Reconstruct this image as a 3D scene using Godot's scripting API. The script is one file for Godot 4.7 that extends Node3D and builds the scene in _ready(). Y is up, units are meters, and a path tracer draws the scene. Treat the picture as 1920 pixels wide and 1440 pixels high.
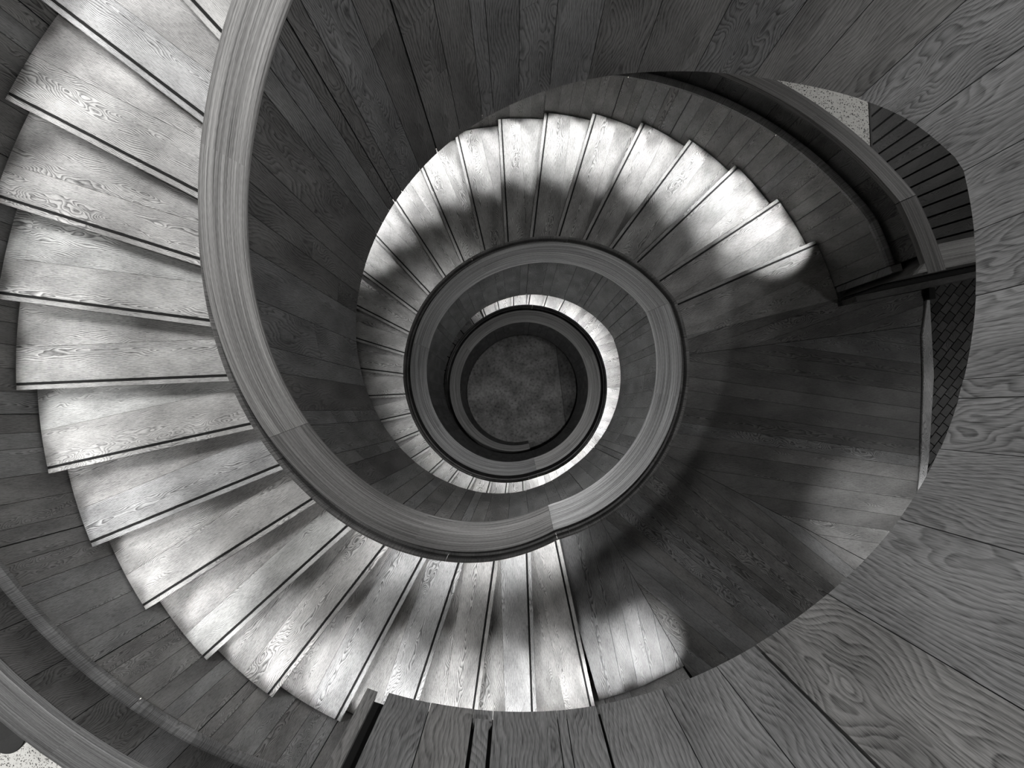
extends Node3D
# A helical oak stair seen straight down its open well.
# Plan unit = outer radius of the inner balustrade; U metres. Angles in degrees, counter-clockwise seen from above,
# growing as the stair goes down; depths in plan units below the camera.
const U := 1.61
const DEEP := 8.473
const STEP := 9.953
const RISE := 0.10258
var rng := RandomNumberGenerator.new()
var M := {}
var woods: Array = []
var names := {}

# ---- heights along the helix -------------------------------------------------------------------------------------
var cap_runs := [
	[[-130, .06], [25, .06]],
	[[25, .06], [60, .32], [90, .597], [115, .83], [140, 1.063], [165, 1.31], [190, 1.58], [215, 1.87], [240, 2.16], [262, 2.44], [283, 2.757]],
	[[283, 2.757], [383.5, 2.757]],
	[[383.5, 2.757], [405, 2.966], [430, 3.226], [455, 3.462], [480, 3.65], [505, 3.83], [530, 4.08], [555, 4.371], [580, 4.683], [605, 4.983], [630, 5.27], [643, 5.424]],
	[[643, 5.424], [745, 5.424]],
	[[745, 5.424], [767, 5.5], [790, 5.59], [815, 5.735], [840, 5.95], [865, 6.18], [890, 6.5], [915, 6.86], [940, 7.2], [965, 7.45], [985, 7.617], [1005, 7.775], [1040, 8.1]],
]
var soffit_runs := [
	[[-130, .925], [-100, .94], [-77, .924], [-55, .898], [-30, .852], [-5, .839], [14, .835]],
	[[14, .835], [25, .918], [45, 1.141], [65, 1.345], [90, 1.57], [115, 1.78], [140, 1.998], [165, 2.228], [190, 2.491], [215, 2.76], [240, 3.028], [265, 3.29], [283, 3.503], [300, 3.68], [315, 3.734]],
	[[315, 3.734], [385, 3.735]],
	[[385, 3.735], [405, 3.96], [430, 4.203], [455, 4.4], [480, 4.57], [505, 4.79], [530, 5.05], [560, 5.41], [590, 5.78], [620, 6.13], [643, 6.36], [655, 6.404]],
	[[655, 6.404], [750, 6.404]],
	[[750, 6.404], [800, 6.6], [850, 7.0], [880, 7.25], [905, 7.52], [940, 7.98], [965, 8.3], [1003, 8.45], [1060, 8.46]],
]

func run_at(runs: Array, t: float) -> float:
	var r: Array = runs[0]
	for k in runs:
		r = k
		if t <= k[k.size() - 1][0]:
			break
	var i := 0
	while i < r.size() - 2 and t > r[i + 1][0]:
		i += 1
	var x0: float = r[i][0]; var x1: float = r[i + 1][0]
	var y0: float = r[i][1]; var y1: float = r[i + 1][1]
	var s := (y1 - y0) / (x1 - x0)
	var m0 := s; var m1 := s
	if i > 0:
		m0 = (y1 - r[i - 1][1]) / (x1 - r[i - 1][0])
	if i < r.size() - 2:
		m1 = (r[i + 2][1] - y0) / (r[i + 2][0] - x0)
	var h := x1 - x0
	var u := clampf((t - x0) / h, 0.0, 1.0)
	return y0 * (2 * u * u * u - 3 * u * u + 1) + m0 * h * (u * u * u - 2 * u * u + u) + y1 * (3 * u * u - 2 * u * u * u) + m1 * h * (u * u * u - u * u)

func cap_d(t: float) -> float: return run_at(cap_runs, t)
func soffit_d(t: float) -> float: return run_at(soffit_runs, t)

func at(t: float, r: float, d: float) -> Vector3:      # a point on the outer side
	var a := deg_to_rad(t)
	return Vector3(r * cos(a), DEEP - d, -r * sin(a)) * U

func well(t: float, r: float, d: float) -> Vector3:    # the well is very slightly oval
	var a := deg_to_rad(t)
	return at(t, r * (1.0 - 0.005 * cos(2 * a) + 0.018 * sin(2 * a)), d)

func plan(p: Vector2, d: float) -> Vector3: return Vector3(p.x, DEEP - d, -p.y) * U
func pol(t: float, r: float) -> Vector2: return Vector2(cos(deg_to_rad(t)), sin(deg_to_rad(t))) * r

# step line of the stairs: depth of the slope through the nosings
func walk_d(t: float) -> float:
	if t < 23.1: return 0.677
	if t < 283: return minf(0.78 + RISE * (t - 33.083) / STEP, 3.447)
	if t < 383.5: return 3.447
	if t < 643: return minf(3.447 + RISE * (t - 383.535) / STEP, 6.114)
	if t < 782: return 6.114
	return minf(6.114 + RISE * (t - 782) / STEP, DEEP)

func outer_r(t: float) -> float:
	return minf(2.80, 2.70 - .00235 * (t - 144)) if t < 250 else lerpf(2.445, 2.5145, clampf((t - 302) / 50, 0, 1))

# ---- mesh building -------------------------------------------------------------------------------------------------
class Mesher:
	var v := PackedVector3Array()
	var n := PackedVector3Array()
	var uv := PackedVector2Array()
	var c := PackedColorArray()
	var tint := Color.WHITE
	func tri(a: Vector3, b: Vector3, d: Vector3, ua: Vector2, ub: Vector2, ud: Vector2, na := Vector3.ZERO, nb := Vector3.ZERO, nd := Vector3.ZERO) -> void:
		var f := (b - a).cross(d - a)
		if f.length_squared() < 1e-16: return
		f = f.normalized()
		v.append_array([a, d, b])
		n.append_array([f if na == Vector3.ZERO else na, f if nd == Vector3.ZERO else nd, f if nb == Vector3.ZERO else nb])
		uv.append_array([ua, ud, ub])
		c.append_array([tint, tint, tint])
	func quad(a: Vector3, b: Vector3, d: Vector3, e: Vector3, ua: Vector2, ub: Vector2, ud: Vector2, ue: Vector2) -> void:
		tri(a, b, d, ua, ub, ud)
		tri(a, d, e, ua, ud, ue)
	func mesh(m: Material) -> ArrayMesh:
		var a := []
		a.resize(Mesh.ARRAY_MAX)
		a[Mesh.ARRAY_VERTEX] = v; a[Mesh.ARRAY_NORMAL] = n; a[Mesh.ARRAY_TEX_UV] = uv; a[Mesh.ARRAY_COLOR] = c
		var r := ArrayMesh.new()
		r.add_surface_from_arrays(Mesh.PRIMITIVE_TRIANGLES, a)
		r.surface_set_material(0, m)
		return r

func tone(x: float) -> Color: return Color(x, x * 0.985, x * 0.965)

func mesher(x := 1.0) -> Mesher:
	var k := Mesher.new()
	k.tint = tone(x)
	return k

func put(called: String, k: Mesher, m: Material, parent: Node) -> MeshInstance3D:
	if k.v.is_empty(): return null
	var o := MeshInstance3D.new()
	o.name = numbered(parent, called)
	o.mesh = k.mesh(m)
	parent.add_child(o, true)
	return o

func numbered(parent: Node, called: String) -> String:
	var key := str(parent.get_instance_id()) + called
	var i: int = names.get(key, 0)
	names[key] = i + 1
	return called if i == 0 else "%s_%03d" % [called, i]

func thing(called: String, label: String, category: String, where: Vector3, group := "", kind := "") -> Node3D:
	var o := Node3D.new()
	o.name = numbered(self, called)
	add_child(o, true)
	tag(o, label, category, group, kind)
	return o

func tag(o: Node, label: String, category: String, group := "", kind := "") -> void:
	o.set_meta("label", label); o.set_meta("category", category)
	if group: o.set_meta("group", group)
	if kind: o.set_meta("kind", kind)

# rings of profile points joined along the way; convex profiles
func sweep(k: Mesher, rings: Array, along: bool, ou := 0.0, ov := 0.0, ends := true) -> void:
	var nr := rings.size()
	var np: int = rings[0].size()
	var run := [0.0]
	for i in range(1, nr):
		run.append(run[i - 1] + (rings[i][0] as Vector3).distance_to(rings[i - 1][0]))
	var prof := [0.0]
	for j in np:
		prof.append(prof[j] + (rings[0][j] as Vector3).distance_to(rings[0][(j + 1) % np]))
	var y0: float = rings[0][0].y
	var mid := []
	for i in nr:
		var s := Vector3.ZERO
		for p in rings[i]: s += p
		mid.append(s / np)
	for j in np:
		var j2 := (j + 1) % np
		var ns := []
		for i in nr:
			var tang: Vector3 = rings[mini(i + 1, nr - 1)][j] - rings[maxi(i - 1, 0)][j]
			var e: Vector3 = rings[i][j2] - rings[i][j]
			var nn := tang.cross(e).normalized()
			if nn.dot((rings[i][j] + rings[i][j2]) / 2.0 - mid[i]) < 0: nn = -nn
			ns.append(nn)
		for i in nr - 1:
			var a: Vector3 = rings[i][j]; var b: Vector3 = rings[i + 1][j]
			var d: Vector3 = rings[i + 1][j2]; var e: Vector3 = rings[i][j2]
			var ua; var ub; var ud; var ue
			if along:
				ua = Vector2((run[i] + ou) / 2.6, (prof[j] + ov) / .5); ub = Vector2((run[i + 1] + ou) / 2.6, (prof[j] + ov) / .5)
				ud = Vector2((run[i + 1] + ou) / 2.6, (prof[j + 1] + ov) / .5); ue = Vector2((run[i] + ou) / 2.6, (prof[j + 1] + ov) / .5)
			else:
				ua = Vector2((y0 - a.y + ou) / 2.6, (run[i] + ov) / .5); ub = Vector2((y0 - b.y + ou) / 2.6, (run[i + 1] + ov) / .5)
				ud = Vector2((y0 - d.y + ou) / 2.6, (run[i + 1] + ov) / .5); ue = Vector2((y0 - e.y + ou) / 2.6, (run[i] + ov) / .5)
			var f := (b - a).cross(d - a)
			if f.length_squared() < 1e-14: f = (d - a).cross(e - a)
			if f.dot(ns[i]) >= 0:
				k.tri(a, b, d, ua, ub, ud, ns[i], ns[i + 1], ns[i + 1])
				k.tri(a, d, e, ua, ud, ue, ns[i], ns[i + 1], ns[i])
			else:
				k.tri(a, d, b, ua, ud, ub, ns[i], ns[i + 1], ns[i + 1])
				k.tri(a, e, d, ua, ue, ud, ns[i], ns[i], ns[i + 1])
	if ends:
		for s in [0, nr - 1]:
			var ring: Array = rings[s]
			var away: Vector3 = mid[s] - mid[1 if s == 0 else nr - 2]
			for j in range(1, np - 1):
				var a: Vector3 = ring[0]; var b: Vector3 = ring[j]; var d: Vector3 = ring[j + 1]
				if (b - a).cross(d - a).dot(away) < 0:
					var x := b; b = d; d = x
				k.tri(a, b, d, Vector2((-a.y + ou) / 2.6, ov / .5), Vector2((-b.y + ou) / 2.6, (ov + .03) / .5), Vector2((-d.y + ou) / 2.6, (ov + .06) / .5))

func steps(t0: float, t1: float, each := 3.0) -> Array:
	var n := maxi(1, int(ceil((t1 - t0) / each)))
	var r := []
	for i in n + 1: r.append(lerpf(t0, t1, float(i) / n))
	return r

# a flat piece cut to a plan outline, its upper edge eased
func prism(k: Mesher, outline: PackedVector2Array, top: float, bottom: float, grain: float, ou := 0.0, ov := 0.0, ease_ := 0.002) -> void:
	var p := outline.duplicate()
	if Geometry2D.is_polygon_clockwise(p): p.reverse()
	var w := PackedVector2Array()
	for i in p.size():
		if p[i].distance_to(p[(i + 1) % p.size()]) > .0008: w.append(p[i])
	p = w
	var n := p.size()
	if n < 3: return
	var q := PackedVector2Array()
	for i in n:
		var e0 := (p[i] - p[(i + n - 1) % n]).normalized()
		var e1 := (p[(i + 1) % n] - p[i]).normalized()
		var m := Vector2(-(e0.y + e1.y), e0.x + e1.x).normalized()
		q.append(p[i] + m * ease_)
	var ca := cos(deg_to_rad(grain)); var sa := sin(deg_to_rad(grain))
	var uvs := []
	var uvq := []
	var lo := Vector2(1e9, 1e9)
	for c in p: lo = lo.min(Vector2(c.x * ca + c.y * sa, -c.x * sa + c.y * ca))
	for i in n:
		uvs.append(Vector2(((p[i].x * ca + p[i].y * sa - lo.x) * U + ou) / 2.6, ((-p[i].x * sa + p[i].y * ca - lo.y) * U + ov) / .5))
		uvq.append(Vector2(((q[i].x * ca + q[i].y * sa - lo.x) * U + ou) / 2.6, ((-q[i].x * sa + q[i].y * ca - lo.y) * U + ov) / .5))
	var idx := Geometry2D.triangulate_polygon(q)
	if idx.is_empty():
		for i in range(1, n - 1): idx.append_array([0, i, i + 1])
	for i in range(0, idx.size(), 3):
		var a := idx[i]; var b := idx[i + 1]; var d := idx[i + 2]
		if (q[b] - q[a]).cross(q[d] - q[a]) < 0:
			var x := b; b = d; d = x
		k.tri(plan(q[a], top), plan(q[b], top), plan(q[d], top), uvq[a], uvq[b], uvq[d])
		k.tri(plan(q[a], bottom), plan(q[d], bottom), plan(q[b], bottom), uvq[a], uvq[d], uvq[b])
	for i in n:
		var j := (i + 1) % n
		var dv := Vector2(0, (bottom - top) * U / .5)
		k.quad(plan(p[i], top + ease_), plan(p[j], top + ease_), plan(q[j], top), plan(q[i], top), uvs[i], uvs[j], uvq[j], uvq[i])
		k.quad(plan(q[i], bottom), plan(q[j], bottom), plan(p[j], top + ease_), plan(p[i], top + ease_), uvs[i] + dv, uvs[j] + dv, uvs[j], uvs[i])

# ---- textures --------------------------------------------------------------------------------------------------------
func noise_bytes(seed_: int, w: int, h: int, freq: float, to_w: int, to_h: int, octaves := 2) -> PackedByteArray:
	var f := FastNoiseLite.new()
	f.seed = seed_
	f.noise_type = FastNoiseLite.TYPE_SIMPLEX_SMOOTH
	f.frequency = freq
	f.fractal_octaves = octaves
	var im := f.get_seamless_image(w, h)
	im.convert(Image.FORMAT_L8)
	if to_w != w or to_h != h: im.resize(to_w, to_h, Image.INTERPOLATE_CUBIC)
	return im.get_data()

func picture(b: PackedByteArray, w: int, h: int) -> ImageTexture:
	var im := Image.create_from_data(w, h, false, Image.FORMAT_L8, b)
	im.convert(Image.FORMAT_RGB8)
	return ImageTexture.create_from_image(im)

# sawn oak, 2.6 m along the grain by 0.5 m across
func oak(s: int, heart: float, lean: float, centre: float, spacing: float, strength: float, wave := 1.0) -> ImageTexture:
	var w := 1024
	var h := 384
	var big := noise_bytes(s, 64, 24, 0.06, w, h)
	var warp := noise_bytes(s + 7, 64, 32, 0.075, w, h, 3)
	var pore := noise_bytes(s + 13, 72, 384, 0.42, w, h, 2)
	var fine := noise_bytes(s + 19, 200, 384, 0.5, w, h, 1)
	var out := PackedByteArray()
	out.resize(w * h)
	for y in h:
		var v0 := (float(y) / h - centre) * 0.5
		for x in w:
			var i := y * w + x
			var bg := big[i] / 255.0 - 0.5
			var wp := warp[i] / 255.0 - 0.5
			var u := absf(float(x) / w - 0.5) * 2.0
			var v := v0 + 0.06 * wave * bg
			var hh := heart + lean * u + 0.07 * wave * wp
			var ring := sqrt(v * v + hh * hh) / spacing + 0.35 * wave * wp
			var f := ring - floorf(ring)
			var e := f * f
			if f > 0.86: e *= (1.0 - f) / 0.14
			var p := clampf((0.5 - pore[i] / 255.0) * 3.5, 0.0, 1.0)
			var val := 0.92 - strength * 0.5 * e * (0.75 + 0.6 * p) - 0.16 * p + 0.16 * (fine[i] / 255.0 - 0.5) + 0.22 * bg
			out[i] = int(clampf(val, 0.12, 1.0) * 255.0)
	return picture(out, w, h)

# laminated edge: thin long layers, 2.6 m by 0.5 m
func laminate(s: int) -> ImageTexture:
	var w := 1024
	var h := 384
	var streak := noise_bytes(s, 16, 384, 0.12, w, h, 4)
	var line := noise_bytes(s + 3, 10, 384, 0.33, w, h, 2)
	var pore := noise_bytes(s + 5, 160, 384, 0.5, w, h, 1)
	var r := RandomNumberGenerator.new()
	r.seed = s
	var layer := []
	var left := 0
	var cur := 0.8
	for y in h:
		if left <= 0:
			left = r.randi_range(10, 30)
			cur = r.randf_range(0.76, 0.9)
		left -= 1
		layer.append(cur)
	var out := PackedByteArray()
	out.resize(w * h)
	for y in h:
		for x in w:
			var i := y * w + x
			var ln := clampf((0.36 - line[i] / 255.0) * 5.0, 0.0, 1.0)
			var val: float = layer[y] + 0.34 * (streak[i] / 255.0 - 0.5) - 0.25 * ln + 0.16 * (pore[i] / 255.0 - 0.5)
			out[i] = int(clampf(val, 0.15, 1.0) * 255.0)
	return picture(out, w, h)

func concrete() -> ImageTexture:
	var w := 512
	var a := noise_bytes(501, w, w, 0.006, w, w, 5)
	var b := noise_bytes(503, w, w, 0.04, w, w, 4)
	var c := noise_bytes(507, w, w, 0.35, w, w, 2)
	var out := PackedByteArray()
	out.resize(w * w)
	for i in w * w:
		var val := 0.62 + 0.3 * (a[i] / 255.0 - 0.5) + 0.2 * (b[i] / 255.0 - 0.5) + 0.4 * (c[i] / 255.0 - 0.5)
		if b[i] < 55: val *= 0.75
		out[i] = int(clampf(val, 0.1, 1.0) * 255.0)
	return picture(out, w, w)

func terrazzo() -> ImageTexture:
	var w := 1024
	var im := Image.create(w, w, false, Image.FORMAT_RGB8)
	im.fill(Color(.9, .9, .89))
	var r := RandomNumberGenerator.new()
	r.seed = 77
	for i in 9500:
		var g := r.randf_range(.12, .55) if r.randf() < .75 else r.randf_range(.6, .8)
		var s := r.randi_range(2, 7)
		var x := r.randi_range(0, w - 9)
		var y := r.randi_range(0, w - 9)
		im.fill_rect(Rect2i(x, y, s, maxi(2, s + r.randi_range(-3, 2))), Color(g, g * .99, g * .97))
	return ImageTexture.create_from_image(im)

func mat(tex: Texture2D, base: float, rough: float, spec := 0.4) -> StandardMaterial3D:
	var m := StandardMaterial3D.new()
	m.albedo_color = Color(base, base, base).linear_to_srgb()
	m.albedo_texture = tex
	m.roughness = rough
	m.metallic_specular = spec
	m.vertex_color_use_as_albedo = true
	return m

func lamp_material(e: float) -> StandardMaterial3D:
	var m := StandardMaterial3D.new()
	m.albedo_color = Color(.9, .9, .88)
	m.emission_enabled = true
	m.emission = Color(1, .98, .94)
	m.emission_energy_multiplier = e
	return m

# ---- scene -----------------------------------------------------------------------------------------------------------
func _ready() -> void:
	rng.seed = 4
	# camera: over the well, looking straight down
	var cam := Camera3D.new()
	cam.name = "camera"
	var a := deg_to_rad(-3.251)
	var b := deg_to_rad(-0.6546)
	var right := Vector3(cos(b), cos(a) * sin(b), -sin(a) * sin(b))
	var up := Vector3(0, -sin(a), -cos(a))
	var back := Vector3(-sin(b), cos(a) * cos(b), -sin(a) * cos(b))
	cam.transform = Transform3D(Basis(right, up, back), Vector3(-0.0062, DEEP, 0.25495) * U)
	cam.fov = rad_to_deg(2.0 * atan(720.0 / 850.0))
	cam.near = 0.05
	cam.far = 60.0
	add_child(cam)
	cam.current = true
	# sky and exposure
	var env := Environment.new()
	env.background_mode = Environment.BG_COLOR
	env.background_color = Color(.5, .5, .5)
	env.background_energy_multiplier = 0.25
	env.tonemap_mode = Environment.TONE_MAPPER_LINEAR
	env.tonemap_exposure = 1.0
	env.sdfgi_enabled = true
	env.ssao_enabled = true
	env.ssil_enabled = true
	var we := WorldEnvironment.new()
	we.name = "world"
	we.environment = env
	add_child(we)
	# large lights: a small bright downlight over the well and a luminous ceiling panel to the left of it
	downlight("ceiling_downlight", "small round downlight hanging above the middle of the well", Vector3(.3, DEEP + 1.0, .3) * U, 6.5, .05, 70, .4, 8.0)
	downlight("well_spotlight", "small narrow-beam spotlight hanging above the well beside the round downlight", Vector3(-.05, DEEP + 1.0, .38) * U, 34.0, .05, 12, 1.0, 8.0)
	luminous("large square luminous ceiling panel above the uppermost flight", Vector3(-3.2, DEEP + 3.0, -3.2) * U, 2.6, 84.0, 1.0)
	downlight("ceiling_downlight", "round ceiling downlight over the terrazzo floor at the lower left", Vector3(-5.0, DEEP + 2.4, 3.9) * U, 80.0, .12, 30, .6, 6.0)
	downlight("soffit_downlight", "round downlight under the top landing near the threshold board", Vector3(2.7, DEEP - .96, 1.12) * U, 17.0, .1, 15, 1.0, 3.0)
	luminous("luminous panel under the top landing above the slatted decking", Vector3(3.6, DEEP - .96, -2.9) * U, .8, 6.0, 1.0)
	luminous("luminous panel under the top landing above the parquet", Vector3(5.0, DEEP - .96, .6) * U, .8, 4.2, 1.0)

	materials()
	structure()
	flights()
	landings()
	inner_balustrades()
	outer_balustrades()
	entrance()
	strip_lights()

func downlight(called: String, label: String, where: Vector3, energy: float, size: float, angle: float, soft: float, glow: float) -> void:
	var o := thing(called, label, "lamp", where)
	o.position = where
	var ring := CylinderMesh.new()
	ring.top_radius = size * 1.6; ring.bottom_radius = size * 1.6; ring.height = .05
	ring.material = plain(.5, .4)
	var r := MeshInstance3D.new(); r.name = "housing"; r.mesh = ring; r.position.y = .05; o.add_child(r)
	var disc := CylinderMesh.new()
	disc.top_radius = size; disc.bottom_radius = size; disc.height = .02
	disc.material = lamp_material(glow)
	var d := MeshInstance3D.new(); d.name = "lamp_lens"; d.mesh = disc; d.position.y = .015; o.add_child(d)
	var l := SpotLight3D.new()
	l.name = numbered(self, called + "_glow")
	l.light_energy = energy
	l.light_size = size
	l.spot_angle = angle; l.spot_angle_attenuation = soft
	l.spot_range = 40; l.spot_attenuation = 2
	l.shadow_enabled = true
	l.position = where - Vector3(0, .02 + size * .2, 0)
	l.rotation_degrees.x = -90
	add_child(l)

func luminous(label: String, where: Vector3, side: float, energy: float, glow: float) -> void:
	var o := thing("ceiling_light_panel", label, "lamp", where)
	o.position = where
	var bx := BoxMesh.new()
	bx.size = Vector3(side + .2, .08, side + .2)
	bx.material = plain(.6, .5)
	var f := MeshInstance3D.new(); f.name = "frame"; f.mesh = bx; f.position.y = .06; o.add_child(f)
	var pn := BoxMesh.new()
	pn.size = Vector3(side, .02, side)
	pn.material = lamp_material(glow)
	var p := MeshInstance3D.new(); p.name = "light_diffuser"; p.mesh = pn; p.position.y = .01; o.add_child(p)
	var l := AreaLight3D.new()
	l.name = numbered(self, "panel_light")
	l.area_size = Vector2(side, side)
	l.light_energy = energy
	l.area_range = 40
	l.shadow_enabled = true
	l.position = where - Vector3(0, .03, 0)
	l.rotation_degrees.x = -90
	add_child(l)

func plain(base: float, rough: float) -> StandardMaterial3D:
	var m := StandardMaterial3D.new()
	m.albedo_color = Color(base, base * .985, base * .97).linear_to_srgb()
	m.roughness = rough
	return m

func materials() -> void:
	M.tread = []; M.board = []; M.dark = []
	for t in [oak(11, .012, .06, .45, .009, 1.25, .55), oak(23, .02, .03, .55, .0085, 1.3, .6), oak(37, .09, .02, .1, .0065, .9), oak(41, .0, .08, .5, .010, 1.4, 1.0), oak(59, .12, .05, .9, .006, .9), oak(67, .015, .045, .35, .0095, 1.3, 1.3)]:
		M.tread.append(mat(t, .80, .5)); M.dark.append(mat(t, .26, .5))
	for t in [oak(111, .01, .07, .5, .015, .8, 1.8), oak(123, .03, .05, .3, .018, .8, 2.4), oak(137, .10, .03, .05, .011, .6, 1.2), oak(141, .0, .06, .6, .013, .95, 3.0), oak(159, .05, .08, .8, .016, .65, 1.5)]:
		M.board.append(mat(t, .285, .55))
	M.strip = []
	for t in [M.tread[2].albedo_texture, M.tread[4].albedo_texture, M.tread[0].albedo_texture]: M.strip.append(mat(t, .36, .55))
	M.cap = [mat(laminate(5), .52, .55), mat(laminate(9), .52, .55)]
	M.core = plain(.03, .9)
	M.black = plain(.008, .9)
	M.concrete = mat(concrete(), .62, .7)
	M.terrazzo = mat(terrazzo(), .8, .45)
	M.white = plain(.45, .8)

func pick(a: Array) -> Material: return a[rng.randi() % a.size()]

func box_mesh(k: Mesher, lo: Vector3, hi: Vector3) -> void:
	var p := []
	for i in 8: p.append(Vector3(hi.x if i & 1 else lo.x, hi.y if i & 2 else lo.y, hi.z if i & 4 else lo.z))
	for f in [[0, 2, 3, 1], [4, 5, 7, 6], [0, 4, 6, 2], [1, 3, 7, 5], [0, 1, 5, 4], [2, 6, 7, 3]]:
		var e: Vector3 = p[f[1]] - p[f[0]]
		var g: Vector3 = p[f[3]] - p[f[0]]
		k.quad(p[f[0]], p[f[1]], p[f[2]], p[f[3]], Vector2.ZERO, Vector2(e.length(), 0), Vector2(e.length(), g.length()), Vector2(0, g.length()))

func struct(called: String, k: Mesher, m: Material, label: String, category: String) -> MeshInstance3D:
	var o := put(called, k, m, self)
	tag(o, label, category, "", "structure")
	return o

func structure() -> void:
	var W := 7.0 * U
	var y1 := (DEEP + 3.8) * U
	# lowest floor, seen at the bottom of the well
	var k := mesher()
	prism_m(k, PackedVector2Array([Vector2(-7, -7), Vector2(1.638, -7), Vector2(.024, 7), Vector2(-7, 7)]), DEEP, DEEP + .2, 2.2)
	var fl := struct("floor", k, M.concrete, "stained grey concrete floor at the bottom of the stairwell", "floor")
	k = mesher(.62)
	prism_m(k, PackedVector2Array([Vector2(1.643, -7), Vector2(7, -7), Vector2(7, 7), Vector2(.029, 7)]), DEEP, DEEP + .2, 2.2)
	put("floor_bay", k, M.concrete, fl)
	# walls and ceiling of the building round the stair
	for s in [["wall_left", Vector3(-W - .3, -.4, -W - .3), Vector3(-W, y1, W + .3)], ["wall_right", Vector3(W, -.4, -W - .3), Vector3(W + .3, y1, W + .3)],
			["wall_back", Vector3(-W, -.4, -W - .3), Vector3(W, y1, -W)], ["wall_front", Vector3(-W, -.4, W), Vector3(W, y1, W + .3)]]:
		k = mesher()
		box_mesh(k, s[1], s[2])
		struct(s[0], k, M.white, "plain plastered wall of the hall on the %s side" % (s[0] as String).substr(5), "wall")
	k = mesher()
	box_mesh(k, Vector3(-W - .3, y1, -W - .3), Vector3(W + .3, y1 + .3, W + .3))
	struct("ceiling", k, M.white, "plain plastered ceiling high above the stairwell", "ceiling")
	# entrance level floor: a slab with a round hole, laid with terrazzo
	k = mesher()
	for i in 72:
		var t0 := i * 5.0; var t1 := t0 + 5.0
		var q := PackedVector2Array([pol(t0, 2.78), edge(t0), edge(t1), pol(t1, 2.78)])
		if t0 >= 295 or t0 < 15: continue
		for p in Geometry2D.clip_polygons(q, PackedVector2Array([Vector2(2.745, -3), Vector2(8, -3), Vector2(8, 2.45), Vector2(2.745, 2.45)])):
			prism_m(k, p, 3.447, 3.68, 2.0)
	struct("floor", k, M.terrazzo, "pale speckled terrazzo floor around the stair at the middle level", "floor")
	# top landing slab, over the entrance side
	k = mesher()
	for i in 26:
		var t0 := -110.0 + i * 133.0 / 26.0; var t1 := t0 + 133.0 / 26.0
		prism_m(k, PackedVector2Array([pol(t0, 1.03), edge(t0), edge(t1), pol(t1, 1.03)]), .677, .9, 2.0)
	struct("floor", k, M.white, "top landing slab beside the stairwell", "floor")

func edge(t: float) -> Vector2:
	var d := pol(t, 1.0)
	return d * (7.0 / maxf(absf(d.x), absf(d.y)))

func prism_m(k: Mesher, outline: PackedVector2Array, top: float, bottom: float, scale: float) -> void:
	var n0 := k.uv.size()
	var lo := Vector2(1e9, 1e9)
	for c in outline: lo = lo.min(c)
	prism(k, outline, top, bottom, 0.0, lo.x * U, lo.y * U, 0.0005)
	for i in range(n0, k.uv.size()):
		k.uv[i] = Vector2(k.uv[i].x * 2.6 / scale, k.uv[i].y * .5 / scale)

# ---- stairs ------------------------------------------------------------------------------------------------------------
func on_line(t: float, off: float, r: float) -> Vector2:   # a point at radius r on the line parallel to the ray t, off units further down the stair
	var s := sqrt(r * r - off * off)
	var d := pol(t, 1.0)
	return d * s + Vector2(-d.y, d.x) * off

func arc_between(t0: float, o0: float, t1: float, o1: float, r0: float, r1: float, n: int) -> PackedVector2Array:
	var a := on_line(t0, o0, r0); var b := on_line(t1, o1, r1)
	var aa := rad_to_deg(atan2(a.y, a.x)); var bb := rad_to_deg(atan2(b.y, b.x))
	while bb - aa > 180: bb -= 360
	while bb - aa < -180: bb += 360
	var r := PackedVector2Array()
	for i in n + 1:
		var f := float(i) / n
		r.append(pol(lerpf(aa, bb, f), lerpf(r0, r1, f)))
	return r

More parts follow.
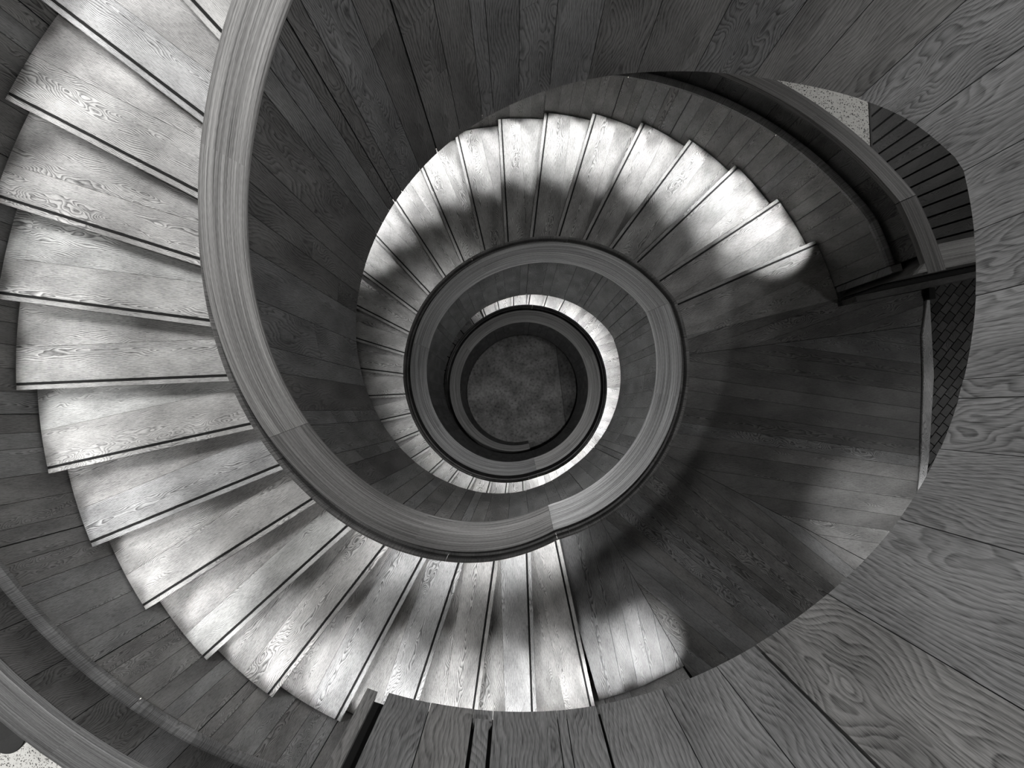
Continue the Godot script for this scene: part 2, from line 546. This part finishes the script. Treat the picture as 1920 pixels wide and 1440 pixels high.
func flight(label: String, t_first: float, k0: int, k1: int, d_first: float, colour: float) -> void:
	var o := thing("stair_flight", label, "stairs", Vector3.ZERO, "flights of the helical stair")
	for i in range(k0, k1 + 1):
		var t := t_first + STEP * i
		var d := d_first + RISE * i
		var front := .0162 + .032
		var ro := outer_r(t); var rp := outer_r(t - STEP)
		var tp := t - STEP
		# tread board: nosing at the front, running under the riser behind it
		var mt: Material = M.tread[rng.randi() % 6]
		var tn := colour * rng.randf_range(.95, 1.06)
		var lay := t + (180.0 if rng.randf() < .5 else 0.0)
		var ou := rng.randf_range(0, .15); var ov := rng.randf_range(0, .12)
		var split := .19 + rng.randf_range(-.03, .03)     # width of the front plank
		var slot := .0162
		# front lip before the black inlay
		var k := mesher(tn)
		prism(k, quad_plan(t, front, t, slot + .0068, 1.05, ro), d, d + .022, lay, ou, ov, .003)
		var tread := put("tread", k, mt, o)
		# inlay
		k = mesher()
		prism(k, quad_plan(t, slot + .0066, t, slot - .0066, 1.05, ro), d + .003, d + .02, lay, 0, 0, .0)
		put("grip_strip", k, M.black, tread)
		# planks behind the inlay
		k = mesher(tn)
		var a0 := slot - .0068 - split
		var inner := on_line(t, a0, 1.05)
		var ang_in := rad_to_deg(atan2(inner.y, inner.x))
		var body := PackedVector2Array()
		var back_off := .0
		var full := PackedVector2Array()
		full.append_array(arc_between(t, slot - .0068, tp, back_off, 1.05, 1.05, 3))
		var oa := arc_between(t, slot - .0068, tp, back_off, ro, rp, 7)
		oa.reverse()
		full.append_array(oa)
		var dir := pol(t, 1.0)
		var nrm := Vector2(-dir.y, dir.x)
		var cutter := PackedVector2Array([dir * .5 + nrm * .1, dir * 4.5 + nrm * .1, dir * 4.5 + nrm * (slot - split), dir * .5 + nrm * (slot - split)])
		var one := Geometry2D.intersect_polygons(full, cutter)
		for p in one:
			prism(k, p, d, d + .022, lay, ou, ov, .0012)
		put("plank", k, mt, tread)
		var rest := PackedVector2Array([dir * .5 + nrm * (slot - split - .0006), dir * 4.5 + nrm * (slot - split - .0006), dir * 4.5 + nrm * -1.2, dir * .5 + nrm * -1.2])
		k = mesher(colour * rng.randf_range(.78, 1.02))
		for p in Geometry2D.intersect_polygons(full, rest):
			prism(k, p, d, d + .022, lay + rng.randf_range(-3, 3), rng.randf_range(0, 2), rng.randf_range(0, .3), .0012)
		if k.v.size(): put("plank", k, pick(M.tread), tread)
		# riser below the nosing
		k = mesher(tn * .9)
		prism(k, quad_plan(t, front - .012, t, front - .026, 1.05, ro), d + .022, d + RISE + .001, lay, ou, ov + .1, .0)
		put("riser", k, mt, o)
	# sloped soffit under the flight
	var rings := []
	for t in steps(t_first + STEP * k0 - 6, t_first + STEP * (k1 + 1), 6.0):
		rings.append([well(t, .9, soffit_d(t) - .02), at(t, outer_r(t), walk_d(t) + .34), at(t, outer_r(t), walk_d(t) + .31), well(t, .9, soffit_d(t) - .05)])
	var ks := mesher(.9)
	sweep(ks, rings, true)
	put("soffit", ks, M.board[2], o)

func quad_plan(t0: float, o0: float, t1: float, o1: float, ri: float, ro: float) -> PackedVector2Array:
	return PackedVector2Array([on_line(t0, o0, ri), on_line(t1, o1, ri), on_line(t1, o1, ro), on_line(t0, o0, ro)])

func flights() -> void:
	flight("uppermost curved flight of broad pale oak treads with black inlaid lines", 33.083, -1, 25, .78, 1.0)
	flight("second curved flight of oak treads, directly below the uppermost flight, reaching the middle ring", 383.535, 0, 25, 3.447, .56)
	flight("lowest curved flight, a thin rim of oak treads around the innermost ring", 782.0, 0, 22, 6.114, .85)

func landing_floor(o: Node3D, seams: Array, grains: Array, depth: float, tones: Array, bound: PackedVector2Array, m: Array, wide: float) -> void:
	var base := mesher()
	prism(base, bound, depth + .031, depth + .06, 0.0)
	put("subfloor", base, M.core, o)
	for i in seams.size() - 1:
		var t0: float = seams[i]; var t1: float = seams[i + 1]
		var sector := PackedVector2Array([pol(t0 + .04, .9), pol(t0 + .04, 6), pol((t0 + t1) / 2, 6), pol(t1 - .04, 6), pol(t1 - .04, .9), pol((t0 + t1) / 2, .9)])
		var cell := Geometry2D.intersect_polygons(sector, bound)
		if cell.is_empty(): continue
		var g: float = grains[i]
		var dir := pol(g, 1.0); var nrm := Vector2(-dir.y, dir.x)
		var x := -3.6
		while x < 3.6:
			var w := wide * rng.randf_range(.75, 1.25)
			var strip := PackedVector2Array([dir * -5 + nrm * (x + .0006), dir * 5 + nrm * (x + .0006), dir * 5 + nrm * (x + w - .0006), dir * -5 + nrm * (x + w - .0006)])
			for p in Geometry2D.intersect_polygons(cell[0], strip):
				if area(p) < .0008: continue
				var k := mesher(tones[i] * rng.randf_range(.62, 1.25))
				prism(k, p, depth + rng.randf_range(0, .0008), depth + .03, g, rng.randf_range(0, 1.5), rng.randf_range(0, .3), .001)
				put("plank", k, pick(m), o)
			x += w

func area(p: PackedVector2Array) -> float:
	var s := 0.0
	for i in p.size(): s += p[i].cross(p[(i + 1) % p.size()])
	return absf(s) / 2

func landings() -> void:
	# middle landing, open to the entrance floor on the right
	var o := thing("stair_landing", "dark planked landing between the uppermost and second flights, laid in fanned sections", "landing", Vector3.ZERO)
	var bound := PackedVector2Array()
	for t in steps(281.5, 385, 4): bound.append(pol(t, 1.05))
	for p in [pol(383.0, 2.513), pol(378, 2.513), pol(374.0, 2.513), Vector2(2.44, .53), Vector2(3.09, .66), Vector2(3.075, 0), Vector2(3.0, -.8), Vector2(2.93, -1.6), Vector2(2.3, -2.4), pol(300.2, 2.6), pol(299.8, 2.452), pol(291, 2.452), pol(284, 2.452)]: bound.append(p)
	var nos := 281.9 + .9
	# nosing and inlay of the landing edge at the top of the second flight belong to that flight (its first tread)
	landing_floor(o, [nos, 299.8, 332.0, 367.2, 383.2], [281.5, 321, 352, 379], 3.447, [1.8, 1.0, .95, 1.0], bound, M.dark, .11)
	# lower landing
	o = thing("stair_landing", "bright crescent of landing planks between the second and the lowest flight", "landing", Vector3.ZERO)
	bound = PackedVector2Array()
	for t in steps(632, 783, 4): bound.append(pol(t, 1.05))
	for t in steps(632, 783, 4): bound.append(pol(632 + 783 - t, 2.51))
	landing_floor(o, [633.2, 662, 692, 722, 752, 781.2], [647, 677, 707, 737, 767], 6.114, [.9, .85, .9, .85, .9], bound, M.tread, .1)

# ---- inner balustrades ---------------------------------------------------------------------------------------------------
func inner_balustrades() -> void:
	var seams_top := [-107.8, -102.0, -96.2, -93.6, -85.2, -84.0, -79.9, -71, -63.2, -57.6, -46.1, -33.1, -23, -16.2, -13.7, -3, 5.2, 13, 21.9, 30, 38.1, 45.2, 54.8, 65.1, 74.7, 83, 90, 96.3, 99.2, 105.5, 112.7, 119]
	var tones_top := [.95, .85, 1.0, .95, 1.3, .9, 1.0, .95, 1.25, .8, 1.15, 1.1, 1.1, 1.1, 1.0, 1.1, 1.0, 1.05, 1.1, .9, .85, 1.15, 1.1, .8, 1.0, 1.05, .95, 1.35, .9, .85, .75]
	inner("uppermost oak balustrade around the well, with large dark broad inner boards", -107.8, 283, [-107.8, -60, 25, 201, 282.2], [1.0, 1.0, 1.0, .7], seams_top, tones_top, 1.0)
	inner("middle oak balustrade ring around the well, with pale laminated top and patchwork inner face", 283, 643, [282.2, 383.5, 520, 643.0], [1.3, 1.25, 1.2], [], [], 1.5)
	inner("lowest oak balustrade ring, ending on the concrete floor at the bottom of the well", 643, 1003, [643.0, 744.5, 860, 1003], [1.0, .95, .85], [], [], 1.35)
	# end post of the top balustrade, beyond a dark slot
	var o := thing("end_post", "narrow upright oak post beyond the black slot at the end of the top balustrade", "post", Vector3.ZERO)
	var rings := []
	for t in [-110.6, -109.15]:
		rings.append([well(t, .849, -.1), well(t, .849, .918 + .012), well(t, .95, .93), well(t, .95, -.1)])
	var k := mesher(.95)
	sweep(k, rings, false, .3, .1)
	put("post_board", k, M.board[2], o)
	rings = []
	for t in [-109.2, -107.7]:
		rings.append([well(t, .866, -.1), well(t, .866, .926), well(t, .95, .926), well(t, .95, -.1)])
	k = mesher()
	sweep(k, rings, false)
	put("slot_backing", k, M.black, o)

func inner(label: String, t0: float, t1: float, joints: Array, cap_tones: Array, seams: Array, tones: Array, base: float) -> void:
	var o := thing("inner_balustrade", label, "balustrade", Vector3.ZERO)
	# core
	var rings := []
	for t in steps(t0, t1, 3.0):
		rings.append([well(t, .864, cap_d(t) + .03), well(t, .864, soffit_d(t) - .004), well(t, 1.03, soffit_d(t) - .004), well(t, .995, cap_d(t) + .03)])
	var k := mesher()
	sweep(k, rings, true)
	put("core", k, M.core, o)
	# laminated coping in long segments
	for i in joints.size() - 1:
		rings = []
		for t in steps(joints[i] + .04, joints[i + 1] - .04, 2.0):
			var c := cap_d(t)
			rings.append([well(t, .8465, c + .005), well(t, .8465, c + .013), well(t, 1.0, c + .032), well(t, 1.0, c + .004), well(t, .996, c), well(t, .852, c)])
		k = mesher(cap_tones[i])
		sweep(k, rings, true, rng.randf_range(0, 2), rng.randf_range(0, .1))
		put("coping", k, M.cap[i % 2], o)
	# face boards of the well side
	var edges := seams.duplicate()
	var tn := tones.duplicate()
	var t: float = edges[edges.size() - 1] if edges.size() else t0
	if edges.is_empty(): edges.append(t0)
	while t < t1 - 4:
		t += rng.randf_range(2.5, 9.5)
		if t > t1 - 3: t = t1
		edges.append(t)
	if edges[edges.size() - 1] < t1: edges.append(t1)
	while tn.size() < edges.size() - 1:
		var x := rng.randf()
		tn.append(rng.randf_range(1.25, 1.5) if x < .2 else rng.randf_range(.72, 1.12))
	for i in edges.size() - 1:
		var a: float = edges[i] + .06; var b: float = edges[i + 1] - .06
		if absf(edges[i] - 112.7) < .1 or absf(edges[i] + 57.6) < .1 or absf(edges[i] + 79.9) < .1: a += .22
		if i >= seams.size() and rng.randf() < .12: a += .15
		var cuts := [0.0, 1.0]
		if i >= seams.size() - 1 or edges[i] > 25:
			if rng.randf() < .5: cuts = [0.0, rng.randf_range(.25, .75), 1.0]
			if rng.randf() < .12: cuts = [0.0, rng.randf_range(.2, .4), rng.randf_range(.55, .8), 1.0]
		var batten: bool = absf(edges[i] + 96.2) < .1
		if batten: cuts = [0.0, .957, 1.0]
		for c in cuts.size() - 1:
			rings = []
			var out := rng.randf_range(-.0006, .0008)
			if batten and c == 0: out = -.007
			for q in steps(a + (.35 if batten and c == 0 else 0.0), b - (.35 if batten and c == 0 else 0.0), 2.5):
				var top := cap_d(q) + .011; var bot := soffit_d(q)
				var d0 := lerpf(top, bot, cuts[c]) + (.0008 if c else 0.0)
				var d1 := lerpf(top, bot, cuts[c + 1]) - .0008
				rings.append([well(q, .8487 + out, d0), well(q, .8487 + out, d1), well(q, .863, d1), well(q, .863, d0)])
			k = mesher(base * tn[i] * (1.18 if edges[i] < 22 else 1.0) * (1.0 if c == 0 else rng.randf_range(.8, 1.2)))
			sweep(k, rings, false, rng.randf_range(.1, .95), rng.randf_range(0, .22))
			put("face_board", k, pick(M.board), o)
	# stair-side lining with its rounded rail
	rings = []
	var stops := []
	var s0 := maxf(t0, -60.0)
	for e in [25, 70, 115, 160, 205, 250, 287.5, 326, 352, 383.5, 430, 471, 511, 555, 602, 637, 643, 690, 743.5, 760, 800, 845, 880, 930, 1003]:
		if e > s0 and e <= t1: stops.append(float(e))
	if stops.is_empty() or stops[stops.size() - 1] < t1: stops.append(t1)
	var prev := s0
	for e in stops:
		rings = []
		var foot := []
		for q in steps(prev + .05, e - .05, 2.5):
			var c := cap_d(q) + .1267
			rings.append([well(q, 1.075, c + .012), well(q, 1.075, c + .05), well(q, 1.1, c + .05), well(q, 1.1012, c + .014), well(q, 1.097, c + .004), well(q, 1.088, c - .001), well(q, 1.079, c + .002)])
			foot.append([well(q, 1.062, c + .05), well(q, 1.062, walk_d(q) + .12), well(q, 1.085, walk_d(q) + .12), well(q, 1.085, c + .05)])
		k = mesher(rng.randf_range(.8, .95))
		sweep(k, rings, false, rng.randf_range(0, 2), rng.randf_range(0, .3))
		var h := put("handrail", k, M.board[4], o)
		k = mesher(.9)
		sweep(k, foot, false, rng.randf_range(0, 2), 0)
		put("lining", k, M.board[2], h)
		prev = e

# ---- outer balustrades -----------------------------------------------------------------------------------------------------
func rail_h(t: float) -> float: return lerpf(.455, .52, clampf((t - 260) / 100, 0, 1))
func wall_h(t: float) -> float: return lerpf(.628, .658, clampf((t - 260) / 100, 0, 1))
func wall_w(t: float) -> float: return lerpf(.165, .118, clampf((t - 240) / 140, 0, 1))

func outer(label: String, t0: float, t1: float, fine_to: float, joints: Array, cap_tone: float) -> Node3D:
	var o := thing("outer_balustrade", label, "balustrade", Vector3.ZERO)
	var k: Mesher
	var rings := []
	# wall behind, with boards on its inner side and a laminated coping
	for t in steps(t0, t1, 3):
		var r := outer_r(t) + .088; var w := walk_d(t)
		rings.append([at(t, r + .012, w - wall_h(t) + .03), at(t, r + .012, w + .32), at(t, r + wall_w(t) - .006, w + .32), at(t, r + wall_w(t) - .006, w - wall_h(t) + .03)])
	k = mesher()
	sweep(k, rings, true)
	put("core", k, M.core, o)
	for i in joints.size() - 1:
		rings = []
		for t in steps(joints[i] + .05, joints[i + 1] - .05, 2.5):
			var r := outer_r(t) + .085; var d := walk_d(t) - wall_h(t)
			rings.append([at(t, r, d + .004), at(t, r, d + .034), at(t, r + wall_w(t), d + .034), at(t, r + wall_w(t), d + .004), at(t, r + wall_w(t) - .004, d), at(t, r + .004, d)])
		k = mesher(cap_tone)
		sweep(k, rings, true, rng.randf_range(0, 2), rng.randf_range(0, .1))
		put("coping", k, M.cap[i % 2], o)
	var t := t0
	while t < t1 - .1:
		var e := minf(t + rng.randf_range(3, 6.5), t1)
		if t > fine_to: e = minf(t + 15, t1)
		rings = []
		for q in steps(t + .04, e - .04, 2.5):
			var r := outer_r(q) + .088; var w := walk_d(q)
			rings.append([at(q, r, w - wall_h(q) + .034), at(q, r, w + .3), at(q, r + .011, w + .3), at(q, r + .011, w - wall_h(q) + .034)])
		k = mesher(rng.randf_range(.75, 1.1))
		sweep(k, rings, false, rng.randf_range(0, 2.4), rng.randf_range(0, .4))
		put("wall_board", k, pick(M.board), o)
		t = e
	# lining of narrow upright strips beside the treads, its top rounded over as a handrail
	t = t0
	var n := 0
	while t < t1 - .1:
		var e := minf(t + rng.randf_range(1.5, 3.2), t1)
		if t > fine_to: e = minf(t + 15, t1)
		n += 1
		rings = []
		var gap := .1 if n % 6 == 0 else .025
		for q in steps(t + gap, e - .025, 2.0):
			var r := outer_r(q) + .008; var w := walk_d(q)
			rings.append([at(q, r, w - rail_h(q) + .03), at(q, r, w + .22), at(q, r + .03, w + .22), at(q, r + .03, w - rail_h(q) + .03)])
		k = mesher(rng.randf_range(.78, 1.12))
		sweep(k, rings, false, rng.randf_range(0, 2.4), rng.randf_range(0, .4))
		put("lining_strip", k, pick(M.strip), o)
		t = e
	var prev := t0
	for x in range(1, 20):
		if prev >= t1 - .1: break
		var e := minf(prev + 27, t1)
		rings = []
		for q in steps(prev + .04, e - .04, 2.5):
			var r := outer_r(q) + .006; var d := walk_d(q) - rail_h(q)
			rings.append([at(q, r - .014, d + .034), at(q, r - .016, d + .014), at(q, r - .006, d + .003), at(q, r + .018, d), at(q, r + .032, d + .004), at(q, r + .04, d + .014), at(q, r + .04, d + .034)])
		k = mesher(rng.randf_range(1.85, 2.1))
		sweep(k, rings, false, rng.randf_range(0, 2), rng.randf_range(0, .3))
		put("handrail", k, M.board[4], o)
		prev = e
	return o

func outer_balustrades() -> void:
	outer("outer oak balustrade with upright lining strips beside the broad uppermost treads", 60, 299.5, 290, [60, 130, 200, 250, 299.5], 1.35)
	outer("outer oak balustrade with thick laminated coping beside the second flight, next to the slatted decking", 375.8, 560, 480, [373.0, 383.6, 450, 560], .6)

# ---- what lies beyond the landing on the right ---------------------------------------------------------------------------
func entrance() -> void:
	var k := mesher()
	# bed under decking and parquet
	prism_m(k, PackedVector2Array([Vector2(2.2, -2.9), Vector2(7, -2.9), Vector2(7, 2.2), Vector2(2.75, 2.2), Vector2(2.75, .6), Vector2(2.95, -.8)]), 3.475, 3.7, 2)
	struct("floor", k, M.black, "dark bed below the slatted decking and the parquet", "floor")
	# return wall beside the opening
	var o := thing("return_wall", "low oak return wall with laminated top between slatted decking and parquet", "wall", Vector3.ZERO)
	var a0 := Vector2(2.465, .585); var a1 := Vector2(4.2, .945); var b1 := Vector2(4.2, 1.11); var b0 := Vector2(2.61, .775)
	k = mesher(.9)
	prism(k, PackedVector2Array([a0, a1, b1, b0]), 2.79, 2.825, 11.5, .4, .1, .004)
	put("coping", k, M.cap[0], o)
	k = mesher(.8)
	prism(k, PackedVector2Array([a0 + Vector2(.004, .012), a1 + Vector2(0, .012), b1 - Vector2(0, .01), b0 - Vector2(0, .01)]), 2.825, 3.46, 11.5, 0, 0, .001)
	put("panel", k, M.dark[2], o)
	k = mesher()
	prism(k, PackedVector2Array([a0 + Vector2(0, -.006), a1 + Vector2(0, -.006), a1 + Vector2(0, .004), a0 + Vector2(0, .004)]), 3.05, 3.447, 11.5, 0, 0, .0)
	put("shadow_gap", k, M.black, o)
	k = mesher(.8)
	prism(k, PackedVector2Array([a0 + Vector2(.01, -.05), a1 + Vector2(0, -.05), a1 + Vector2(0, -.008), a0 + Vector2(.0, -.008)]), 3.3, 3.447, 11.5, .2, .1, .003)
	put("skirting", k, M.dark[4], o)
	# end piece of the second flight's lining
	k = mesher(1.1)
	prism(k, PackedVector2Array([pol(375.7, 2.52), pol(375.7, 2.6), pol(374.6, 2.6), pol(374.6, 2.52)]), 2.94, 3.447, 15, .2, .1, .006)
	put("end_board", k, M.board[4], o)
	# decking slats fanning out from the stair
	o = thing("slatted_decking", "dark fanned slats of a floor grille beside the pale terrazzo", "decking", Vector3.ZERO)
	var c := Vector2(.93, .46)
	var region := PackedVector2Array([Vector2(2.756, .83), Vector2(4.6, 1.22), Vector2(4.6, 2.3), Vector2(2.756, 2.3)])
	var th := 8.0
	while th < 46:
		var w := 2.18
		var sl := PackedVector2Array([c + pol(th + .15, 1.0), c + pol(th + .15, 5), c + pol(th + w - .15, 5), c + pol(th + w - .15, 1.0)])
		for p in Geometry2D.intersect_polygons(sl, region):
			k = mesher(rng.randf_range(.3, .38))
			prism(k, p, 3.447, 3.465, th + w / 2, rng.randf_range(0, 1.5), rng.randf_range(0, .3), .002)
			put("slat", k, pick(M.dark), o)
		th += w
	k = mesher(.25)
	prism(k, PackedVector2Array([Vector2(2.74, .9), Vector2(2.754, .9), Vector2(2.754, 2.5), Vector2(2.74, 2.5)]), 3.44, 3.47, 90, 0, 0, .001)
	put("edge_trim", k, M.dark[2], o)
	# parquet of small blocks
	var par := struct("floor", par_bed(), M.black, "small dark parquet blocks laid diagonally beyond the landing", "floor")
	region = PackedVector2Array([Vector2(3.07, -.62), Vector2(3.13, -.06), Vector2(3.135, .62), Vector2(3.0, .69), Vector2(3.85, .86), Vector2(3.85, -1.5), Vector2(2.9, -1.5)])
	var ax := pol(-129, 1); var ay := Vector2(-ax.y, ax.x)
	var bw := .07; var bl := .09
	for i in range(-32, 32):
		for j in range(-32, 32):
			var q := Vector2(3.4, 0) + ay * (i * bw * .82) + ax * (j * bl + (bl / 2 if i % 2 else 0.0))
			if q.x < 2.9 or q.x > 3.9 or q.y < -1.5 or q.y > .9: continue
			var blk := PackedVector2Array([q, q + ax * (bl - .004), q + ax * (bl - .004) + ay * (bw * .82 - .004), q + ay * (bw * .82 - .004)])
			for p in Geometry2D.intersect_polygons(blk, region):
				if area(p) < .0006: continue
				k = mesher(rng.randf_range(.32, .6) if rng.randf() > .08 else .16)
				prism(k, p, 3.452 + rng.randf_range(0, .0015), 3.468, -129 if rng.randf() < .6 else -39, rng.randf_range(0, 2), rng.randf_range(0, .4), .002)
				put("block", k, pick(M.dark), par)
	# pale threshold board
	o = thing("threshold_board", "pale narrow threshold board between the landing and the parquet", "threshold", Vector3.ZERO)
	k = mesher(1.15)
	prism(k, PackedVector2Array([Vector2(3.105, .58), Vector2(3.128, .58), Vector2(3.13, 0), Vector2(3.06, -.62), Vector2(2.93, -1.3), Vector2(2.9, -1.3), Vector2(3.0, -.62), Vector2(3.05, 0), Vector2(3.055, .3)]), 3.435, 3.47, 92, .3, .2, .003)
	put("board", k, M.tread[4], o)
	# dark stop at the head of the threshold
	o = thing("door_stop", "small black metal stop at the head of the threshold board", "stop", Vector3.ZERO)
	k = mesher()
	prism(k, PackedVector2Array([Vector2(3.10, .585), Vector2(3.15, .585), Vector2(3.15, .67), Vector2(3.10, .67)]), 3.41, 3.47, 0, 0, 0, .004)
	put("stop_block", k, M.black, o)
	# round dark stool on the terrazzo, half hidden by the outer balustrade
	o = thing("stool", "round dark wooden stool on the pale terrazzo at the lower left", "stool", Vector3.ZERO)
	var sc := Vector2(-3.47, -2.455)
	var seat := PackedVector2Array()
	for i in 36: seat.append(sc + pol(i * 10, .134))
	k = mesher(.08)
	prism(k, seat, 3.447 - .28, 3.447 - .25, 35, 0, .1, .006)
	put("seat", k, M.dark[2], o)
	for i in 3:
		var f := sc + pol(i * 120 + 30, .09)
		var leg := PackedVector2Array()
		for j in 8: leg.append(f + pol(j * 45, .014))
		k = mesher(.16)
		prism(k, leg, 3.447 - .25, 3.447, 0, 0, 0, .001)
		put("leg", k, M.dark[2], o)

func par_bed() -> Mesher:
	var k := mesher()
	prism_m(k, PackedVector2Array([Vector2(2.9, -1.5), Vector2(3.9, -1.5), Vector2(3.9, .9), Vector2(3.1, .75)]), 3.466, 3.474, 2)
	return k

# ---- strip lights under the rails -------------------------------------------------------------------------------------------
func strip_lights() -> void:
	var glow := lamp_material(1.5)
	for s in [["narrow light strip under the outer handrail of the uppermost flight", 105.0, 297.0, 0, .5], ["narrow light strip under the outer handrail of the second flight", 384.0, 500.0, 0, 1.55],
			["narrow light strip under the inner rail at the foot of the uppermost flight", 225.0, 287.0, 1, .5], ["narrow light strip under the inner rail of the second flight and lower landing", 470.0, 830.0, 1, .72]]:
		var o := thing("light_strip", s[0], "light", Vector3.ZERO)
		var t: float = s[1]
		while t < s[2]:
			var e := minf(t + (6.6 if s[3] == 0 else 9.0), s[2])
			var rings := []
			for q in steps(t + .3, e - .3, 3.0):
				var r: float = outer_r(q) + .006 if s[3] == 0 else 1.1
				var d: float = walk_d(q) - rail_h(q) + .036 if s[3] == 0 else cap_d(q) + .1267 + .052
				var w := -.006 if s[3] == 0 else -.008
				if s[3] == 0: rings.append([at(q, r, d), at(q, r, d + .003), at(q, r + w, d + .003), at(q, r + w, d)])
				else: rings.append([well(q, r, d), well(q, r, d + .003), well(q, r + w, d + .003), well(q, r + w, d)])
			var k := mesher()
			sweep(k, rings, true)
			put("light_diffuser", k, glow, o)
			var m := (t + e) / 2
			var l := SpotLight3D.new()
			l.name = numbered(self, "strip_glow")
			l.light_energy = s[4] * ((lerpf(.5, 1.15, clampf((m - 170) / 70, 0, 1)) * (1.7 if m > 284 else 1.0) if m < 300 else 1.0) if s[3] == 0 else clampf((m - 430) / 200, .55, 1.0) if m > 400 else 1.0)
			l.light_size = .05
			l.spot_range = 20; l.spot_attenuation = 2
			l.shadow_enabled = true
			l.spot_angle = 29.0 if s[3] == 0 else 34.0; l.spot_angle_attenuation = .35 if s[3] == 0 else 1.0
			add_child(l)
			var p0: Vector3; var aim: Vector3
			if s[3] == 0:
				p0 = at(m, outer_r(m) - .025, walk_d(m) - rail_h(m) + .045)
				aim = at(m, outer_r(m) - .025 - rail_h(m) * .42, walk_d(m))
			else:
				p0 = well(m, 1.125, cap_d(m) + .19)
				aim = well(m, 1.25, walk_d(m))
			l.position = p0
			l.basis = Basis.looking_at(aim - p0, Vector3(cos(deg_to_rad(m)), 0, -sin(deg_to_rad(m))))
			t = e
	var w := thing("well_wash_light", "thin light strip under the lower edge of the uppermost balustrade, facing into the well", "light", Vector3.ZERO)
	for i in 8:
		var t := 110.0 + 25.0 * i
		var rings := []
		for q in steps(t - 12, t + 12, 4.0):
			var d := soffit_d(q) + .001
			rings.append([well(q, .885, d), well(q, .885, d + .006), well(q, .87, d + .006), well(q, .87, d)])
		var k := mesher()
		sweep(k, rings, true)
		put("light_diffuser", k, glow, w)
		var l := SpotLight3D.new()
		l.name = numbered(self, "wash_glow")
		l.light_energy = .8
		l.light_size = .06
		l.spot_range = 20; l.spot_attenuation = 2
		l.spot_angle = 38; l.spot_angle_attenuation = 1.0
		l.shadow_enabled = true
		add_child(l)
		l.position = well(t, .875, soffit_d(t) + .03)
		var aim := well(t + 180, .85, soffit_d(t) + 1.15)
		l.basis = Basis.looking_at(aim - l.position, Vector3.UP)
